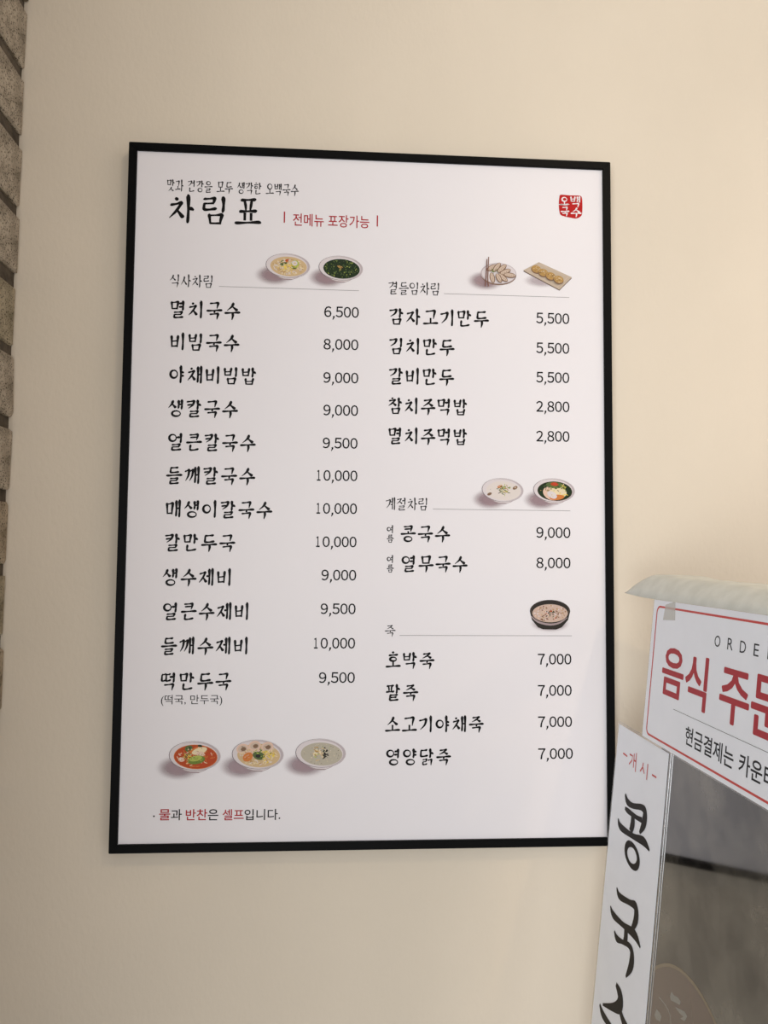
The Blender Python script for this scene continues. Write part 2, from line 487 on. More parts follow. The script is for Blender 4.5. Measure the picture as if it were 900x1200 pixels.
for t, a, b, yc in left:
    brush('dish_name', t, a, b, yc, 19.0, .135, 'ink', .13)
right = [('감자고기만두', 455.8, 572.8, 372.5), ('김치만두', 455.8, 532.5, 406.5), ('갈비만두', 455.5, 532, 441.5), ('참치주먹밥', 455, 548, 476.5), ('멸치주먹밥', 455, 548, 511.5),
         ('콩국수', 469.5, 527.3, 625.5), ('열무국수', 470.5, 547.7, 660.8), ('호박죽', 452, 509, 774), ('팥죽', 452, 490, 811.5), ('소고기야채죽', 451.3, 566.7, 848.8), ('영양닭죽', 452.5, 528.3, 887)]
for t, a, b, yc in right:
    brush('dish_name', t, a, b, yc, 18.0, .135, 'ink', .12)
for yy in (616, 651):
    u0, v0 = B(453.3, yy+8.6); u1, v1 = B(461.5, yy)
    pen = Pen()
    glyph(pen, '여', u0, v0, u1-u0, v1-v0, (v1-v0)*.14)
    u0, v0 = B(453.3, yy+19.5); u1, v1 = B(461.5, yy+10.8)
    glyph(pen, '름', u0, v0, u1-u0, v1-v0, (v1-v0)*.13)
    stick(pen.build('season_lettering', M['ink'], None))
for t, a, b, yt, yb in [('6,500', 380, 420.3, 359.6, 375.2), ('8,000', 379.2, 419.7, 397.6, 413), ('9,000', 379, 419.7, 436.6, 452), ('9,000', 379, 419.4, 474.7, 490), ('9,500', 378.3, 418.8, 513.2, 528.4),
                        ('10,000', 370, 418.6, 551.2, 566.6), ('10,000', 369.5, 418.1, 589.8, 605.2), ('10,000', 369, 417.6, 628.8, 644.2), ('9,000', 376.8, 417.2, 667.8, 683), ('9,500', 375.8, 416.5, 707.3, 722.6),
                        ('10,000', 366.5, 415.9, 747.6, 763.2), ('9,500', 373.8, 415.6, 787.9, 803.4),
                        ('5,500', 628.3, 667, 367, 381.8), ('5,500', 628.3, 667, 401.9, 416.6), ('5,500', 628.3, 667, 436.3, 451), ('2,800', 628.3, 667.2, 470.4, 485), ('2,800', 628.3, 667.2, 505.2, 519.8),
                        ('9,000', 628.5, 668.3, 618, 633.2), ('8,000', 628.5, 668.4, 653.5, 668.6), ('7,000', 630.2, 669.4, 766.3, 781), ('7,000', 630.2, 669.8, 802.9, 817.6), ('7,000', 630.4, 670.2, 839.6, 854.4), ('7,000', 630.6, 671.2, 877, 891.8)]:
    u0, vt = B(a, yt); u1, vb = B(b, yb); _, vt1 = B(b, yt); vt = (vt+vt1)/2
    vb = vt-(B(b, yt)[1]-B(b, yt+12.3)[1])                       # digits stand on this line, the comma hangs below
    nd = len(t)-1; adv = (u1-u0)/(nd+.46-.10); x = u0; bm = bmesh.new()
    for chh in t:
        if chh == ',':
            pen = Pen(); pen.stroke([(x+.20*adv, vb+.0014, .0022), (x+.22*adv, vb-.0004, .0020), (x+.08*adv, vb-.0034, .0006)], 0, 3); q_ = pen.build('tmp', M['ink'], None); x += .46*adv
        else:
            lead = .18 if chh == '1' else .02
            q_ = sans_mesh('tmp', chr(ord(chh)+0xFEE0), x+lead*adv, x+(.62 if chh == '1' else .90)*adv, vb, vt, M['ink'], 0.0, .00019); x += adv
        bm.from_mesh(q_.data); bpy.data.objects.remove(q_)
    me = bpy.data.meshes.new('price'); bm.to_mesh(me); bm.free(); me.materials.append(M['ink'])
    o = bpy.data.objects.new('price', me); COL.objects.link(o); stick(o)
sans('takeaway_lettering', '전메뉴 포장가능', 343.4, 433, 250, 264.6, 'red', .006)
sans('note_lettering', '(떡국, 만두국)', 188.8, 260.6, 814.3, 827.3, 'ink', .0)
for t, a, b, c in [('물', 186.6, 199.7, 'red'), ('과', 200.5, 213.2, 'ink'), ('반찬', 217.8, 243, 'red'), ('은', 243.8, 256, 'ink'), ('셀프', 261, 285.8, 'red'), ('입니다.', 286.6, 328.6, 'ink')]:
    sans('note_lettering', t, a, b, 948.3, 961.3, c, .008)
pen = Pen(); u, v = B(180.4, 956.5); pen.ell(u, v, .0011, .0011, 0, n=10); stick(pen.build('note_lettering', M['ink'], None))
for x_, y0, y1 in ((333.4, 248, 261), (442.3, 252.5, 265.5)):
    a = B(x_, y0); b = B(x_, y1); pen = Pen(); pen.poly([(a[0]-.0008, b[1]), (a[0]+.0008, b[1]), (a[0]+.0008, a[1]), (a[0]-.0008, a[1])])
    stick(pen.build('divider_bar', M['red'], None))
for x0, y0, x1, y1 in ((256.7, 335.2, 420.7, 341.2), (520.2, 344.2, 667, 348.6), (507.3, 596.6, 668.3, 598.6), (468.3, 744.3, 670, 745.4)):
    a = B(x0, y0); b = B(x1, y1); vm = (a[1]+b[1])/2; pen = Pen()
    pen.poly([(a[0], vm-.0003), (b[0], vm-.0003), (b[0], vm+.0003), (a[0], vm+.0003)])
    stick(pen.build('divider_line', M['line'], None))

# red seal with four carved syllables
u0, v0 = B(654.8, 255.5); u1, v1 = B(682.4, 229.2)
sw, sh = u1-u0, v1-v0
pen = Pen()
out = [(0.03, .92), (.1, 1.0), (.5, .985), (.88, .99), (.98, .9), (1.0, .6), (.985, .22), (.9, .08), (.72, .0), (.5, .03), (.3, .06), (.1, .12), (.03, .25), (0, .6)]
out = spline([(a, b, 1) for a, b in out]+[(out[0][0], out[0][1], 1)], 3)[:-1]
pen.poly([(u0+a*sw, v0+b*sh) for a, b, _ in out], 0, 0)
k0 = pen.k
for t, cx, cy, cw, chh in (('오', .06, .54, .36, .36), ('백', .48, .50, .46, .44), ('국', .08, .10, .36, .38), ('수', .50, .08, .46, .38)):
    glyph(pen, t, u0+cx*sw, v0+cy*sh, cw*sw, chh*sh, sw*.055, 1)
pen.stroke([(u0, v0+.58*sh, sw*.03), (u0+.3*sw, v0+.56*sh, sw*.03), (u0+.45*sw, v0+.6*sh, sw*.02)], 1)
for i in range(len(pen.v)):
    if i >= len(out):
        pen.v[i] = (pen.v[i][0], pen.v[i][1], .00012)
stick(pen.build('seal_mark', [M['seal'], M['poster']], None))


# ------------------------------------------------------------------ printed food pictures
def shadow_mat(name, col, strength):
    m = bpy.data.materials.new(name); m.use_nodes = True; nt = m.node_tree; N = nt.nodes; L = nt.links
    b = N['Principled BSDF']; b.inputs['Base Color'].default_value = (*col, 1); b.inputs['Roughness'].default_value = .32; b.inputs['Specular IOR Level'].default_value = .35
    tc = N.new('ShaderNodeTexCoord'); mp = N.new('ShaderNodeMapping'); mp.inputs['Location'].default_value = (-1, -1, 0); mp.inputs['Scale'].default_value = (2, 2, 0)
    g = N.new('ShaderNodeTexGradient'); g.gradient_type = 'SPHERICAL'
    L.new(tc.outputs['Generated'], mp.inputs[0]); L.new(mp.outputs[0], g.inputs[0])
    mr = N.new('ShaderNodeMapRange'); mr.interpolation_type = 'SMOOTHSTEP'; mr.inputs[1].default_value = 0; mr.inputs[2].default_value = .75; mr.inputs[3].default_value = 0; mr.inputs[4].default_value = strength
    L.new(g.outputs['Fac'], mr.inputs[0]); L.new(mr.outputs[0], b.inputs['Alpha'])
    return m


M['pic_shade'] = shadow_mat('printed_soft_grey', (0.30, 0.20, 0.215), .85)
M['pic_shade_light'] = shadow_mat('printed_pale_grey', (0.42, 0.34, 0.36), .6)
PAL = [('bowl_white', (.70, .63, .63)), ('bowl_grey', (.50, .43, .44)), ('bowl_edge', (.18, .14, .15)), ('bowl_shade', (.36, .28, .28)),
       ('cream', (.62, .44, .24)), ('noodle', (.80, .66, .42)), ('yolk', (.85, .62, .10)), ('leaf', (.16, .22, .04)), ('dark', (.035, .03, .025)),
       ('chilli', (.46, .07, .02)), ('orange', (.62, .20, .05)), ('laver', (.02, .035, .015)), ('laver_light', (.10, .14, .05)), ('milk', (.72, .64, .59)),
       ('grain', (.47, .42, .33)), ('porridge', (.58, .42, .34)), ('dumpling', (.60, .46, .36)), ('dumpling_dark', (.22, .13, .08)), ('tray', (.52, .42, .32)),
       ('tray_edge', (.14, .09, .07)), ('gold', (.46, .27, .09)), ('wood', (.20, .09, .06)), ('pale_green', (.42, .47, .10)), ('pink', (.75, .52, .40)), ('red_bright', (.55, .06, .03))]
PI = {n: i for i, (n, _) in enumerate(PAL)}
PMATS = [ink('printed_'+n, c) for n, c in PAL]


def shade(cx, cy, rx, ry, m='pic_shade'):
    pen = Pen(); pen.ell(cx, cy, rx, ry, 0, n=32); return stick(pen.build('picture_shadow', M[m], None), .00002)


def bowl(px, py, r, kind, seed, ratio=.56):
    """printed bowl, centre of its rim and half width in photograph pixels"""
    cx, cy = B(px, py); R_ = (B(px+r, py)[0]-B(px-r, py)[0])/2
    rr = random.Random(seed); pen = Pen(); P = PI
    X = lambda x: cx+x*R_
    Y = lambda y: cy+y*R_
    rot = -.05
    S = [0]

    def lay():
        S[0] += 1; return S[0]*.00003

    def ell(x, y, a, b, c, rt_=rot, n=30):
        pen.ell(X(x), Y(y), a*R_, b*R_, P[c], lay(), n, rt_)

    def st(pts, c, lift=None):
        pen.stroke([(X(x), Y(y), w_*R_) for x, y, w_ in pts], P[c], 3, lift=lift if lift is not None else lay())
    if kind != 'porridge':
        shade(X(-.62), Y(-.45), .95*R_, .52*R_)
        # outside of the bowl, its foot, the rim, the inside
        pen.poly([(X(-.99), Y(0)), (X(-.8), Y(-.32)), (X(-.42), Y(-.56)), (X(-.22), Y(-.65)), (X(.14), Y(-.66)), (X(.4), Y(-.56)), (X(.8), Y(-.3)), (X(.99), Y(0))], P['bowl_shade'], lay())
        pen.poly([(X(-.95), Y(0)), (X(-.76), Y(-.30)), (X(-.38), Y(-.54)), (X(-.18), Y(-.60)), (X(.2), Y(-.62)), (X(.45), Y(-.52)), (X(.82), Y(-.26)), (X(.99), Y(0))], P['bowl_white'], lay())
        ell(-.014, -.004, .995, ratio, 'bowl_edge')
        ell(.0, .0, .985, ratio-.012, 'bowl_white')
        ell(.035, .0, .935, ratio-.035, 'bowl_grey')
        ell(-.04, -.01, .91, ratio-.05, 'bowl_white')
    if kind == 'porridge':
        shade(X(.0), Y(-.62), 1.05*R_, .42*R_, 'pic_shade')
        pen.poly([(X(-1), Y(0)), (X(-.9), Y(-.42)), (X(-.6), Y(-.78)), (X(-.35), Y(-.88)), (X(.3), Y(-.89)), (X(.58), Y(-.78)), (X(.9), Y(-.42)), (X(1), Y(0))], P['dark'], lay())
        st([(-.93, -.25, .05), (-.6, -.52, .09), (0, -.65, .1), (.5, -.55, .08), (.85, -.3, .04)], 'bowl_shade')
        ell(0, 0, 1, ratio, 'dark', 0); ell(0, .02, .95, ratio-.05, 'tray_edge', 0); ell(0, .035, .93, ratio-.07, 'dark', 0)
        ell(.0, -.10, .88, .44, 'porridge', 0)
        L0 = lay()
        for i in range(150):
            a = rr.uniform(0, 6.28); q = math.sqrt(rr.random())*.92
            pen.ell(X(.86*q*math.cos(a)), Y(-.10+.42*q*math.sin(a)), R_*rr.uniform(.02, .05), R_*rr.uniform(.015, .035), P[rr.choice(['dumpling', 'dumpling', 'bowl_white', 'pink', 'dumpling_dark', 'wood', 'gold'])], L0+i*1e-6, 6, rr.random()*3)
        L0 = lay()
        for i in range(26):
            x, y = rr.gauss(.05, .12), rr.gauss(-.08, .08)
            st([(x, y, .05), (x+rr.uniform(-.09, .09), y+rr.uniform(-.07, .07), .04)], rr.choice(['dark', 'dark', 'chilli', 'laver']), L0+i*1e-6)
    base = {'cream': 'cream', 'squid': 'cream', 'laver': 'laver', 'chilli': 'chilli', 'grain': 'grain', 'milk': 'milk', 'radish': 'laver'}.get(kind)
    if base:
        fx, fy = .02, -.04
        fa, fb = .82, ratio*.80
        if kind == 'chilli':
            ell(fx, fy, fa+.02, fb+.02, 'orange')
        if kind == 'radish':
            ell(fx, fy, fa+.01, fb+.01, 'wood')
        ell(fx, fy, fa, fb, base)
        L0 = lay()

        def inside(s=1.0):
            a = rr.uniform(0, 6.28); q = math.sqrt(rr.random())*.88*s
            return fx+fa*q*math.cos(a), fy+fb*q*math.sin(a)
        if kind in ('cream', 'squid', 'chilli'):
            for i in range(120):
                x, y = inside(.95); a = rr.uniform(0, 6.28); l = rr.uniform(.08, .2)
                nx, ny = x+l*math.cos(a), y+l*.6*math.sin(a)
                if ((nx-fx)/fa)**2+((ny-fy)/fb)**2 > .9:
                    continue
                st([(x, y, .022), ((x+nx)/2+rr.uniform(-.04, .04), (y+ny)/2+rr.uniform(-.04, .04), .028), (nx, ny, .02)],
                   rr.choice(['noodle', 'noodle', 'gold', 'cream', 'bowl_white'] if kind != 'chilli' else ['noodle', 'pink', 'orange', 'chilli', 'red_bright', 'orange']), L0+i*1e-6)
        if kind == 'laver':
            for i in range(230):
                x, y = inside(1.02)
                st([(x, y, .03), (x+rr.uniform(-.06, .06), y+rr.uniform(-.05, .05), .03)], rr.choice(['laver_light', 'laver', 'leaf', 'dark', 'laver_light', 'pale_green']) if rr.random() < .75 else 'laver', L0+i*1e-6)
            for i in range(8):
                x, y = rr.gauss(-.08, .06), rr.gauss(.08, .05); st([(x, y, .05), (x+.06, y-.05, .03)], 'gold')
        if kind in ('grain', 'milk'):
            for i in range(60 if kind == 'grain' else 6):
                x, y = inside(); pen.ell(X(x), Y(y), R_*.013, R_*.012, P['dark' if rr.random() < .4 else 'noodle'], L0+i*1e-6, 5)
        def top(x, y, a, b, c, rt_=rot, n=30, k=1.25):
            S[0] += 1; pen.ell(X(x*1.15), Y(y*1.1), a*k*R_, b*k*R_, P[c], S[0]*.00003, n, rt_)
            mix = {'pink': ['bowl_white', 'dumpling', 'noodle', 'gold'], 'orange': ['red_bright', 'gold', 'pink'], 'noodle': ['bowl_white', 'gold', 'pink'], 'pale_green': ['leaf', 'yolk', 'laver_light'], 'leaf': ['laver_light', 'pale_green', 'dark'],
                   'laver_light': ['dark', 'leaf', 'pale_green'], 'chilli': ['red_bright', 'dark', 'orange'], 'bowl_white': ['cream', 'noodle'], 'dumpling': ['dumpling_dark', 'pink', 'cream']}.get(c)
            if mix:
                S[0] += 1
                for i in range(9):
                    t = rr.uniform(0, 6.28); q = rr.uniform(.1, .75); px_, py_ = a*k*q*math.cos(t), b*k*q*math.sin(t)
                    cr_, sr_ = math.cos(rt_), math.sin(rt_)
                    gx, gy = x*1.15+px_*cr_-py_*sr_, y*1.1+px_*sr_+py_*cr_
                    st([(gx, gy, .035), (gx+rr.uniform(-.05, .05), gy+rr.uniform(-.03, .03), .025)], rr.choice(mix), S[0]*.00003+i*1e-6)

        def tuft(x, y, sx, sy, n, cols, l=.12, w_=.03):
            lz = lay(); x *= 1.15; y *= 1.1; sx *= 1.25; sy *= 1.2; n = int(n*1.4)
            for i in range(n):
                a = rr.gauss(x, sx); b = rr.gauss(y, sy)
                if ((a-fx)/fa)**2+((b-fy)/fb)**2 > .72:
                    continue
                st([(a, b, w_), (a+rr.uniform(-l, l), b+rr.uniform(-l, l)*.7, w_*.7)], rr.choice(cols), lz+i*1e-6)
        if kind == 'cream':
            top(-.18, .1, .14, .11, 'laver_light', .6); top(-.05, .2, .10, .05, 'chilli', .5); top(.27, .06, .14, .15, 'pale_green', -.2); top(.25, .1, .10, .09, 'bowl_white', -.2)
            tuft(-.02, -.1, .13, .09, 42, ['yolk', 'yolk', 'noodle'], .1, .035); tuft(.2, -.1, .05, .05, 8, ['leaf', 'dark'])
        if kind == 'squid':
            for x, y in ((-.52, .2), (-.12, .3), (.30, .26)):
                top(x, y, .19, .15, 'pink', .2); top(x, y, .14, .10, 'dumpling', .2); top(x+.03, y-.01, .08, .06, 'dumpling_dark', .2)
            top(-.2, .04, .30, .11, 'pink', .35); top(-.34, -.08, .16, .13, 'orange', .6); top(.02, -.04, .19, .12, 'laver_light', -.3); top(.0, -.05, .08, .05, 'dark')
            tuft(.36, -.06, .07, .09, 30, ['yolk', 'yolk', 'noodle'], .1, .04); tuft(.1, .1, .12, .04, 10, ['pale_green', 'laver_light'])
        if kind == 'chilli':
            top(-.22, .26, .12, .09, 'laver_light', .3); top(.15, .34, .07, .04, 'laver'); top(.0, .2, .18, .07, 'orange', .5); top(.14, .17, .24, .10, 'noodle', .3); top(.18, .06, .12, .08, 'pink')
            top(.04, -.14, .27, .13, 'leaf', .15); top(.02, -.09, .20, .08, 'pale_green', .2); top(-.4, -.1, .14, .12, 'chilli'); top(-.45, -.12, .10, .07, 'pink')
            tuft(-.28, -.0, .06, .08, 16, ['yolk', 'gold', 'leaf'], .12, .04)
        if kind == 'grain':
            tuft(-.12, .0, .12, .09, 26, ['cream', 'noodle', 'gold', 'pale_green'], .16, .04); tuft(.13, -.05, .04, .09, 18, ['dark', 'dark', 'laver'], .1, .045); tuft(.0, .18, .2, .06, 22, ['dark', 'laver', 'pale_green', 'bowl_white'], .03, .02)
        if kind == 'milk':
            tuft(.0, .02, .10, .11, 46, ['leaf', 'pale_green', 'dark', 'gold', 'noodle', 'laver_light'], .14, .035); top(-.13, .14, .10, .05, 'orange', .3)
            top(.5, .10, .10, .06, 'dumpling_dark', .5); top(-.56, -.18, .09, .05, 'dumpling_dark', .4); top(.52, .11, .05, .03, 'dumpling')
        if kind == 'radish':
            tuft(0, 0, .45, .2, 60, ['leaf', 'laver_light', 'dark', 'gold'], .12, .03)
            top(-.12, -.14, .34, .24, 'pink', -.4); top(.16, -.08, .32, .2, 'noodle', -.2); top(.1, -.3, .28, .10, 'orange', .1); top(-.1, -.2, .2, .12, 'bowl_white', -.5)
            top(.02, .22, .34, .12, 'laver_light'); top(.0, .26, .15, .07, 'chilli'); top(.02, .28, .08, .05, 'red_bright')
            tuft(.38, .1, .08, .14, 24, ['yolk', 'noodle', 'pale_green'], .12, .03); tuft(.0, .12, .2, .05, 16, ['leaf', 'dark', 'pale_green'], .12, .03)
    return stick(pen.build('food_picture', PMATS, None), .00005)


bowl(337.8, 311.3, 26.2, 'cream', 1)
bowl(399.8, 314.2, 26.2, 'laver', 2)
bowl(228.8, 885.6, 30.6, 'chilli', 3)
bowl(302.6, 884, 30.6, 'squid', 4)
bowl(376.3, 882.4, 29.8, 'grain', 5)
bowl(589.4, 574.2, 24.6, 'milk', 6)
bowl(649.6, 574.6, 24.6, 'radish', 7)
bowl(644.5, 716.2, 23.6, 'porridge', 8, .55)

# plate of dumplings with chopsticks, and the long tray
u, v = B(584.2, 320.6); R_ = .0232
shade(u-.017, v-.010, .026, .014, 'pic_shade')
pen = Pen(); P = PI; lz = [0]


def LL():
    lz[0] += .00003; return lz[0]


pen.ell(u, v-.0012, R_, R_*.60, P['dumpling_dark'], LL()); pen.ell(u, v, R_, R_*.59, P['bowl_grey'], LL()); pen.ell(u+.0004, v, R_*.95, R_*.55, P['bowl_white'], LL())
for a, b, l, rot in ((-.35, -.32, .30, -1.35), (-.38, .38, .32, .5), (-.10, .42, .32, .9), (.18, .34, .33, .75), (.36, .10, .34, .45), (.62, -.12, .34, -.1), (.22, -.30, .34, -.65), (.0, -.35, .28, -1.1)):
    for k, c, wd in ((1.0, 'dumpling_dark', .15), (.90, 'dumpling', .10)):
        pen.ell(u+a*R_, v+b*R_*.8+(0 if k == 1 else .0003), l*R_*k, wd*R_, P[c], LL(), 18, rot)
    for t in (-.5, -.15, .2, .55):
        x_, y_ = u+a*R_+math.cos(rot)*l*R_*t, v+b*R_*.8+math.sin(rot)*l*R_*t
        pen.stroke([(x_, y_+.0008, .0004), (x_+.0005, y_-.0008, .0004)], P['dumpling_dark'], 2, lift=LL())
for i in range(16):
    x_, y_ = u+random.gauss(-.32, .14)*R_, v+random.gauss(.08, .07)*R_
    pen.stroke([(x_, y_, .0009), (x_+random.uniform(-.002, .002), y_+random.uniform(-.001, .001), .0007)], P['leaf'], 2, lift=LL())
for dx in (-.70, -.60):
    pen.stroke([(u+(dx+.03)*R_, v+.76*R_+(dx+.7)*.03, .0011), (u+(dx-.02)*R_, v-.25*R_, .0013), (u+(dx-.07)*R_+(dx+.7)*.02, v-.78*R_, .0012)], P['wood'], 3, lift=LL())
stick(pen.build('food_picture', PMATS, None), .00005)
q = [B(613, 316.9), B(631.4, 307.3), B(670.1, 325), B(655.4, 339.6)]
shade((q[0][0]+q[3][0])/2, (q[0][1]+q[3][1])/2-.001, .026, .010, 'pic_shade_light')
pen = Pen(); lz[0] = 0
pen.poly([(a, b-.0012) for a, b in q], P['tray_edge'], LL()); pen.poly(q, P['tray'], LL())
cq = (sum(a for a, b in q)/4, sum(b for a, b in q)/4)
pen.poly([(cq[0]+(a-cq[0])*.86, cq[1]+(b-cq[1])*.84) for a, b in q], P['dumpling'], LL())
pen.poly([(cq[0]+(a-cq[0])*.82, cq[1]+(b-cq[1])*.78) for a, b in q], P['tray'], LL())
for px_, py_ in ((628.5, 315.4), (636.5, 319.6), (645, 323.8), (654.3, 328)):
    a, b = B(px_, py_)
    pen.ell(a-.0004, b-.0010, .0068, .0052, P['dumpling_dark'], LL(), 18, -.3)
    pen.ell(a, b, .0063, .0047, P['gold'], LL(), 18, -.3)
    for i in range(16):
        t = random.uniform(0, 6.28); rr_ = random.uniform(.2, .85)
        x_, y_ = a+.006*rr_*math.cos(t), b+.0044*rr_*math.sin(t)
        pen.stroke([(x_, y_, .0009), (x_+random.uniform(-.002, .002), y_+random.uniform(-.001, .001), .0006)], P[random.choice(['noodle', 'noodle', 'cream', 'tray_edge', 'gold'])], 2, lift=LL())
stick(pen.build('food_picture', PMATS, None), .00005)

# ------------------------------------------------------------------ the order kiosk, screen facing along the wall
TILT = math.radians(6)
KP = Vector((0.5824, -0.0635, 0.0260+Z0))
# local axes of the screen plane: x = away from the wall, y = up the tilted face, z = out of the screen
KM = Matrix(((0, math.sin(TILT), -math.cos(TILT), KP.x), (-1, 0, 0, KP.y), (0, math.cos(TILT), math.sin(TILT), KP.z), (0, 0, 0, 1)))
mm = .001


def place_k(o, lift=0.0):
    o.matrix_world = KM @ Matrix.Translation((0, 0, lift)); return o


M['kiosk'] = mat('dark_grey_plastic', (0.03, 0.03, 0.032), 0.45, 0.4)
M['trim'] = mat('brushed_silver_trim', (0.50, 0.50, 0.50), 0.25, 0.5, 1.0)
M['steel'] = mat('powder_coated_steel', (0.10, 0.10, 0.105), 0.4, 0.4, 0.6)
# screen: dark glass with dusty, wiped smears
m = mat('smeared_screen_glass', (0.02, 0.02, 0.02), 0.12, 0.5); nt = m.node_tree; N = nt.nodes; L = nt.links
b = N['Principled BSDF']; b.inputs['IOR'].default_value = 2.0
tc = N.new('ShaderNodeTexCoord'); n = N.new('ShaderNodeTexNoise'); n.inputs['Scale'].default_value = 11; n.inputs['Detail'].default_value = 7; n.inputs['Roughness'].default_value = .62
L.new(tc.outputs['Object'], n.inputs['Vector'])
r = N.new('ShaderNodeValToRGB'); r.color_ramp.elements[0].position = .42; r.color_ramp.elements[0].color = (0.006, 0.004, 0.003, 1)
r.color_ramp.elements[1].position = .66; r.color_ramp.elements[1].color = (0.11, 0.10, 0.08, 1)
L.new(n.outputs['Fac'], r.inputs[0]); L.new(r.outputs[0], b.inputs['Base Color'])
r2 = N.new('ShaderNodeMapRange'); r2.inputs[3].default_value = .04; r2.inputs[4].default_value = .10; L.new(n.outputs['Fac'], r2.inputs[0]); L.new(r2.outputs[0], b.inputs['Roughness'])
M['screen'] = m

base_x = KP.x + 0.10; base_y = KP.y - 0.31
kiosk = empty('order_kiosk', Matrix.Translation((base_x, base_y, 0)), 'dark upright order kiosk with a tilted glossy screen beside the menu board', 'kiosk')


def kpart(name, b, m, bevel, parent=kiosk):
    """part in screen-plane millimetres"""
    o = box_obj(name, tuple(t*mm for t in b), m, None, bevel)
    o.parent = parent; o.matrix_parent_inverse = parent.matrix_world.inverted(); o.matrix_world = KM.copy()
    return o


bpy.context.view_layer.update()
kpart('body', (104, 516, -330, 284, -48, -1.2), M['kiosk'], .004)
bpy.context.view_layer.update()
screen = kpart('screen', (137, 484, -300, 262, -1.2, 0), M['screen'], 0)
kpart('bezel', (130.5, 133.5, -320, 262, -1.2, 1.2), M['trim'], .0005)
kpart('bezel', (134, 136.6, -320, 262, -1.2, 0.5), M['trim'], .0005)
kpart('bezel', (484.4, 490, -320, 262, -1.2, 1.2), M['trim'], .0005)
for nm, bb, mt in (('pole', (-.03, .03, -.06, .06, .012, .84), M['steel']), ('base_plate', (-.19, .19, -.20, .20, 0, .012), M['steel'])):
    o = box_obj(nm, bb, mt, kiosk, .003)
# faded round emblem printed on the lower glass
M['disc'] = mat('dull_brown_print', (0.10, 0.065, 0.05), 0.12, 0.5, IOR=1.9)
M['disc_rim'] = mat('dull_gold_print', (0.16, 0.12, 0.07), 0.14, 0.5, IOR=1.9)
M['disc_mark'] = mat('dull_white_print', (0.19, 0.19, 0.17), 0.14, 0.5, IOR=1.9)
pen = Pen()
pen.ell(206*mm, -141*mm, 104*mm, 104*mm, 1, 0, 64); pen.ell(206*mm, -141*mm, 101*mm, 101*mm, 0, .00004, 64)
for q_ in ([(173.0, -66.2), (178.3, -66.4), (185.5, -64.1), (191.4, -64.4), (190.5, -68.1), (182.5, -70.5), (173.6, -73.7), (171.4, -71.2)],
           [(182.0, -74.2), (189.9, -71.7), (199.6, -68.3), (204.6, -69.5), (201.0, -75.8), (193.2, -78.0), (198.3, -73.3), (190.6, -75.0)],
           [(147.4, -96.6), (153.8, -95.8), (158.6, -96.8), (156.6, -102.4), (149.2, -105.3), (144.2, -104.3)],
           [(208, -96), (217, -92), (226, -92), (222, -98), (212, -102)], [(186, -104), (194, -99), (200, -104), (196, -112), (188, -113)],
           [(216, -122), (226, -116), (236, -118), (232, -126), (222, -129)]):
    pen.poly([(a*mm, b_*mm) for a, b_ in q_], 2, .00008)
pen.stroke([(150.4*mm, -84.1*mm, .0010), (161.8*mm, -83.4*mm, .0012), (171*mm, -84.7*mm, .0012), (176.6*mm, -90.7*mm, .0012), (182*mm, -120*mm, .0012), (200*mm, -160*mm, .0012)], 2, lift=.00008)
o = pen.build('emblem', [M['disc'], M['disc_rim'], M['disc_mark']], None, (0, 0, .0001))
o.parent = screen

# ------------------------------------------------------------------ paper strip taped to the kiosk's edge
M['paper'] = noise_mat('white_paper', [(0.3, (0.86, 0.88, 0.93)), (0.7, (0.89, 0.91, 0.96))], 30, 0.5, 0.06, 0.0004, 3, bscale=60, spec=.3)
M['paper_ink'] = mat('dark_brush_ink', (0.014, 0.011, 0.009), 0.5, 0.12)
M['paper_red'] = mat('red_print', (0.60, 0.07, 0.06), 0.5, 0.3)
m = bpy.data.materials.new('clear_film'); m.use_nodes = True; nt = m.node_tree; N = nt.nodes; L = nt.links
N.remove(N['Principled BSDF']); t_ = N.new('ShaderNodeBsdfTransparent'); g_ = N.new('ShaderNodeBsdfGlossy'); g_.inputs['Roughness'].default_value = .15
t_.inputs[0].default_value = (.93, .92, .9, 1)
mx = N.new('ShaderNodeMixShader'); mx.inputs[0].default_value = .16; L.new(t_.outputs[0], mx.inputs[1]); L.new(g_.outputs[0], mx.inputs[2]); L.new(mx.outputs[0], N['Material Output'].inputs[0])
M['film'] = m
strip = empty('paper_strip', KM.copy(), 'long narrow white paper strip with large vertical brush lettering on kiosk edge', 'notice')


def sheet_grid(name, u0, u1, v0, v1, nu, nv, z_fn, m, th, parent):
    verts = []; faces = []
    for s in (0, 1):
        for j in range(nv+1):
            for i in range(nu+1):
                u_, v_ = u0+(u1-u0)*i/nu, v0+(v1-v0)*j/nv
                verts.append((u_*mm, v_*mm, z_fn(u_, v_)*mm - s*th*mm))
    W1 = nu+1; K = (nu+1)*(nv+1)
    for j in range(nv):
        for i in range(nu):
            a = j*W1+i
            faces.append((a, a+1, a+W1+1, a+W1)); faces.append((K+a, K+a+W1, K+a+W1+1, K+a+1))
    for i in range(nu):
        a = i; faces.append((a, K+a, K+a+1, a+1)); a = nv*W1+i; faces.append((a, a+1, K+a+1, K+a))
    for j in range(nv):
        a = j*W1; faces.append((a, a+W1, K+a+W1, K+a)); a = j*W1+nu; faces.append((a, K+a, K+a+W1, a+W1))
    return mesh_obj(name, verts, faces, m, parent, smooth=False)


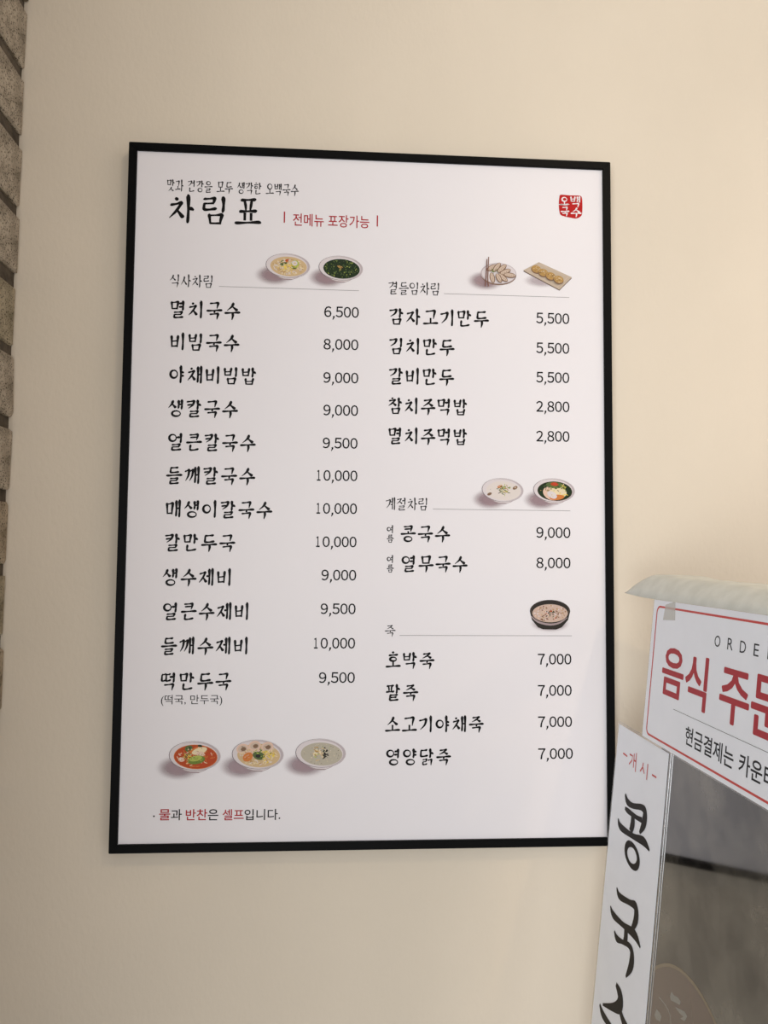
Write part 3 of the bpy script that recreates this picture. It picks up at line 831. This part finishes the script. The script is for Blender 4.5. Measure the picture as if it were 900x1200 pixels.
sheet_grid('paper', 0, 130.5, -430, 137.5, 1, 1, lambda u_, v_: 2.0, M['paper'], .2, strip)
sheet_grid('clear_film', -3.5, 134, -434, 141, 1, 1, lambda u_, v_: 1.75, M['film'], .15, strip)
pen = Pen()
ST = [
    [(36, 68.5, 3), (43.1, 62.7, 6), (57.8, 62.9, 5), (80, 68.5, 5.5), (89.1, 66.5, 8), (89.2, 55.0, 9), (80.9, 42.5, 3)],
    [(38.5, 54, 3), (48, 53.8, 5), (69.4, 54.7, 4), (84, 56.6, 5)],
    [(60.3, 55.0, 7), (61.9, 45.4, 9), (58.4, 35.6, 7)],
    [(22.5, 37.2, 2), (31, 31.2, 6.5), (64.7, 33.4, 5), (92, 38.0, 7.5), (107.5, 34.6, 2)],
    [(36, -32.6, 2), (45, -37.8, 6), (72.0, -32.5, 5), (86.8, -30.0, 8), (90.5, -41.5, 9), (79.5, -60, 2)],
    [(23.5, -58.2, 2), (32.8, -63.1, 6.5), (60.7, -60.8, 5), (90.4, -56.2, 8), (106.5, -61.2, 2)],
    [(40.0, -77.0, 2), (47.7, -81.0, 6), (62, -77.5, 4), (80, -72.5, 5), (88.5, -76, 8), (88.8, -88, 9), (79, -104.5, 2)],
    [(69.5, -62.0, 8), (70.2, -70, 8), (67, -77, 5)],
    [(57, -124, 4), (69.0, -128.7, 11), (70.0, -138.6, 12), (54.8, -149.1, 7), (27.0, -162.2, 2)],
    [(66, -138, 6), (80.0, -146, 7), (97, -151, 11), (108, -155, 3)],
    [(18.8, -166.6, 3), (30.2, -171.4, 7), (60, -169, 5), (95, -164.3, 8), (110, -168, 3)],
    [(66, -170, 9), (70, -186, 10), (64, -206, 3)],
]
for s_ in ST:
    pen.stroke([(a*mm, b*mm, c*mm*1.2) for a, b, c in s_], 0, 5)
q = []
for i in range(21):
    a = math.radians(110)+2*math.pi*i/20
    q.append(((67.3+16.5*math.cos(a))*mm, (14.2+10.4*math.sin(a))*mm, (6.5+1.6*math.cos(2*a+.6))*mm))
pen.stroke(q, 0, 3)
pen.build('brush_lettering', M['paper_ink'], strip, (0, 0, .0023))
pen = Pen()
for s_ in ([(19.6, 109), (31.9, 108.6)], [(98, 107.5), (108.4, 107.6)],
           [(38, 112.6), (46.6, 112.8), (45, 107.5), (38.6, 102)], [(50, 116.4), (50.6, 101.4)], [(55.6, 118.4), (56.6, 98.6)], [(50.3, 109.4), (56, 109.4)],
           [(75, 113.2), (73.6, 108), (68.6, 102.6)], [(74.6, 108.4), (79.4, 103.2)], [(86, 115), (86.2, 98.8)]):
    pen.stroke([(a*mm, b*mm, 1.7*mm) for a, b in s_], 0, 2, smooth=False)
pen.build('red_lettering', M['paper_red'], strip, (0, 0, .0023))

# ------------------------------------------------------------------ order sign
sign = empty('order_sign', KM.copy(), 'white rectangular sign with red border and bold red lettering on the kiosk', 'sign')
SR = 432
sheet_grid('panel', 70.3, SR, 140.6, 286, 1, 1, lambda u_, v_: 4.2, M['paper'], .8, sign)
sheet_grid('clear_film', 68.8, SR+1.5, 139.1, 287.5, 1, 1, lambda u_, v_: 3.95, M['film'], .3, sign)


def rrect(u0, u1, v0, v1, r_, n=6):
    pts = []
    for cx, cy, a0 in ((u1-r_, v1-r_, 0), (u0+r_, v1-r_, 90), (u0+r_, v0+r_, 180), (u1-r_, v0+r_, 270)):
        for i in range(n+1):
            a = math.radians(a0+90*i/n); pts.append(((cx+r_*math.cos(a))*mm, (cy+r_*math.sin(a))*mm))
    return pts


A_ = rrect(78.6, SR-8, 144.6, 280.2, 7.5); B_ = rrect(80.8, SR-10.2, 146.6, 278.2, 5.8)
n_ = len(A_)
mesh_obj('red_border', [(x, y, .00432) for x, y in A_]+[(x, y, .00432) for x, y in B_], [(i, (i+1) % n_, n_+(i+1) % n_, n_+i) for i in range(n_)], M['paper_red'], sign)
M['sign_red'] = mat('deep_red_print', (0.42, 0.025, 0.035), 0.5, 0.3)
M['sign_black'] = mat('charcoal_print', (0.02, 0.02, 0.023), 0.5, 0.15)


def sfit(name, t, u0, u1, v0, v1, m_, bold=0.0, fat=0.0):
    o = sans_mesh(name, t, u0*mm, u1*mm, v0*mm, v1*mm, m_, bold, fat); o.parent = sign; o.matrix_local = Matrix.Translation((0, 0, .00432)); return o


for ch, a, b_ in (('O', 204.8, 214.8), ('R', 227.0, 236.0), ('D', 247.2, 256.4), ('E', 268.2, 275.6), ('R', 288, 297)):
    sfit('small_lettering', ch, a, b_, 252, 262, M['sign_black'], -.002)
for ch, a, b_, c, d in (('음', 105.3, 151.0, 193.2, 239.6), ('식', 156.3, 197.4, 191.6, 239.2), ('주', 221.6, 267.2, 191.6, 235.8), ('문', 271.5, 317, 191.6, 238)):
    sfit('large_red_lettering', ch, a, b_, c, d, M['sign_red'], 0, .00095)
sfit('small_lettering', '현금결제는', 165.6, 251.5, 155.6, 172.3, M['sign_black'], 0, .00022)
sfit('small_lettering', '카운터', 260.3, 310, 155.6, 172.3, M['sign_black'], 0, .00022)
pen = Pen(); pen.poly([(136.5*mm, 181.8*mm), ((SR-66)*mm, 181.8*mm), ((SR-66)*mm, 182.2*mm), (136.5*mm, 182.2*mm)]); pen.build('thin_line', M['sign_black'], sign, (0, 0, .00432))
M['tape'] = mat('yellowed_tape', (0.66, 0.64, 0.56), 0.3, 0.5, Alpha=.55)
pen = Pen(); pen.poly([(96*mm, 266*mm), (99*mm, 282*mm), (121*mm, 287*mm), (124*mm, 268*mm)]); pen.build('tape', M['tape'], sign, (0, 0, .0045))

# ------------------------------------------------------------------ paper cover over the kiosk's top
m = noise_mat('fibrous_cover_paper', [(0.35, (0.70, 0.70, 0.63)), (0.65, (0.78, 0.78, 0.71))], 55, 0.8, 0.5, 0.0012, 6, bscale=170, spec=.2)
M['cover'] = m
nu, nv = 40, 16
verts = []; faces = []
for j in range(nv+1):
    for i in range(nu+1):
        s_ = i/nu; t = j/nv
        u_ = -11+s_*470
        grow = min(1, max(0, (u_+11)/38))**.6
        front = 286.5 + 2.2*(1-min(1, (u_+11)/50))                     # hangs over the top edge of the sign
        depth = (14 + 72*grow)*t
        wob = math.sin(u_*.045)*1.0*grow + math.sin(u_*.11+t*3)*.5*grow
        rise = ((31-9*max(0, u_)/300)*grow*(.82*math.sin(min(1, t*4)*math.pi*.5)+.18*math.sin(min(1, t*1.2)*math.pi*.5)) + wob*t) - 7*grow*max(0, t-.75)/.25
        verts.append((u_*mm, (front+rise)*mm, (5.2-depth+2.0*math.sin(math.pi*min(1, t*4))*grow)*mm))
for j in range(nv):
    for i in range(nu):
        a = j*(nu+1)+i; faces.append((a, a+1, a+nu+2, a+nu+1))
cover = mesh_obj('cover_sheet', verts, faces, M['cover'], None, smooth=True)
cover.matrix_world = KM.copy()
md = cover.modifiers.new('thickness', 'SOLIDIFY'); md.thickness = .0008; md.offset = 0
cover['label'] = 'crumpled off-white sheet draped on the kiosk above the red bordered sign'; cover['category'] = 'paper sheet'
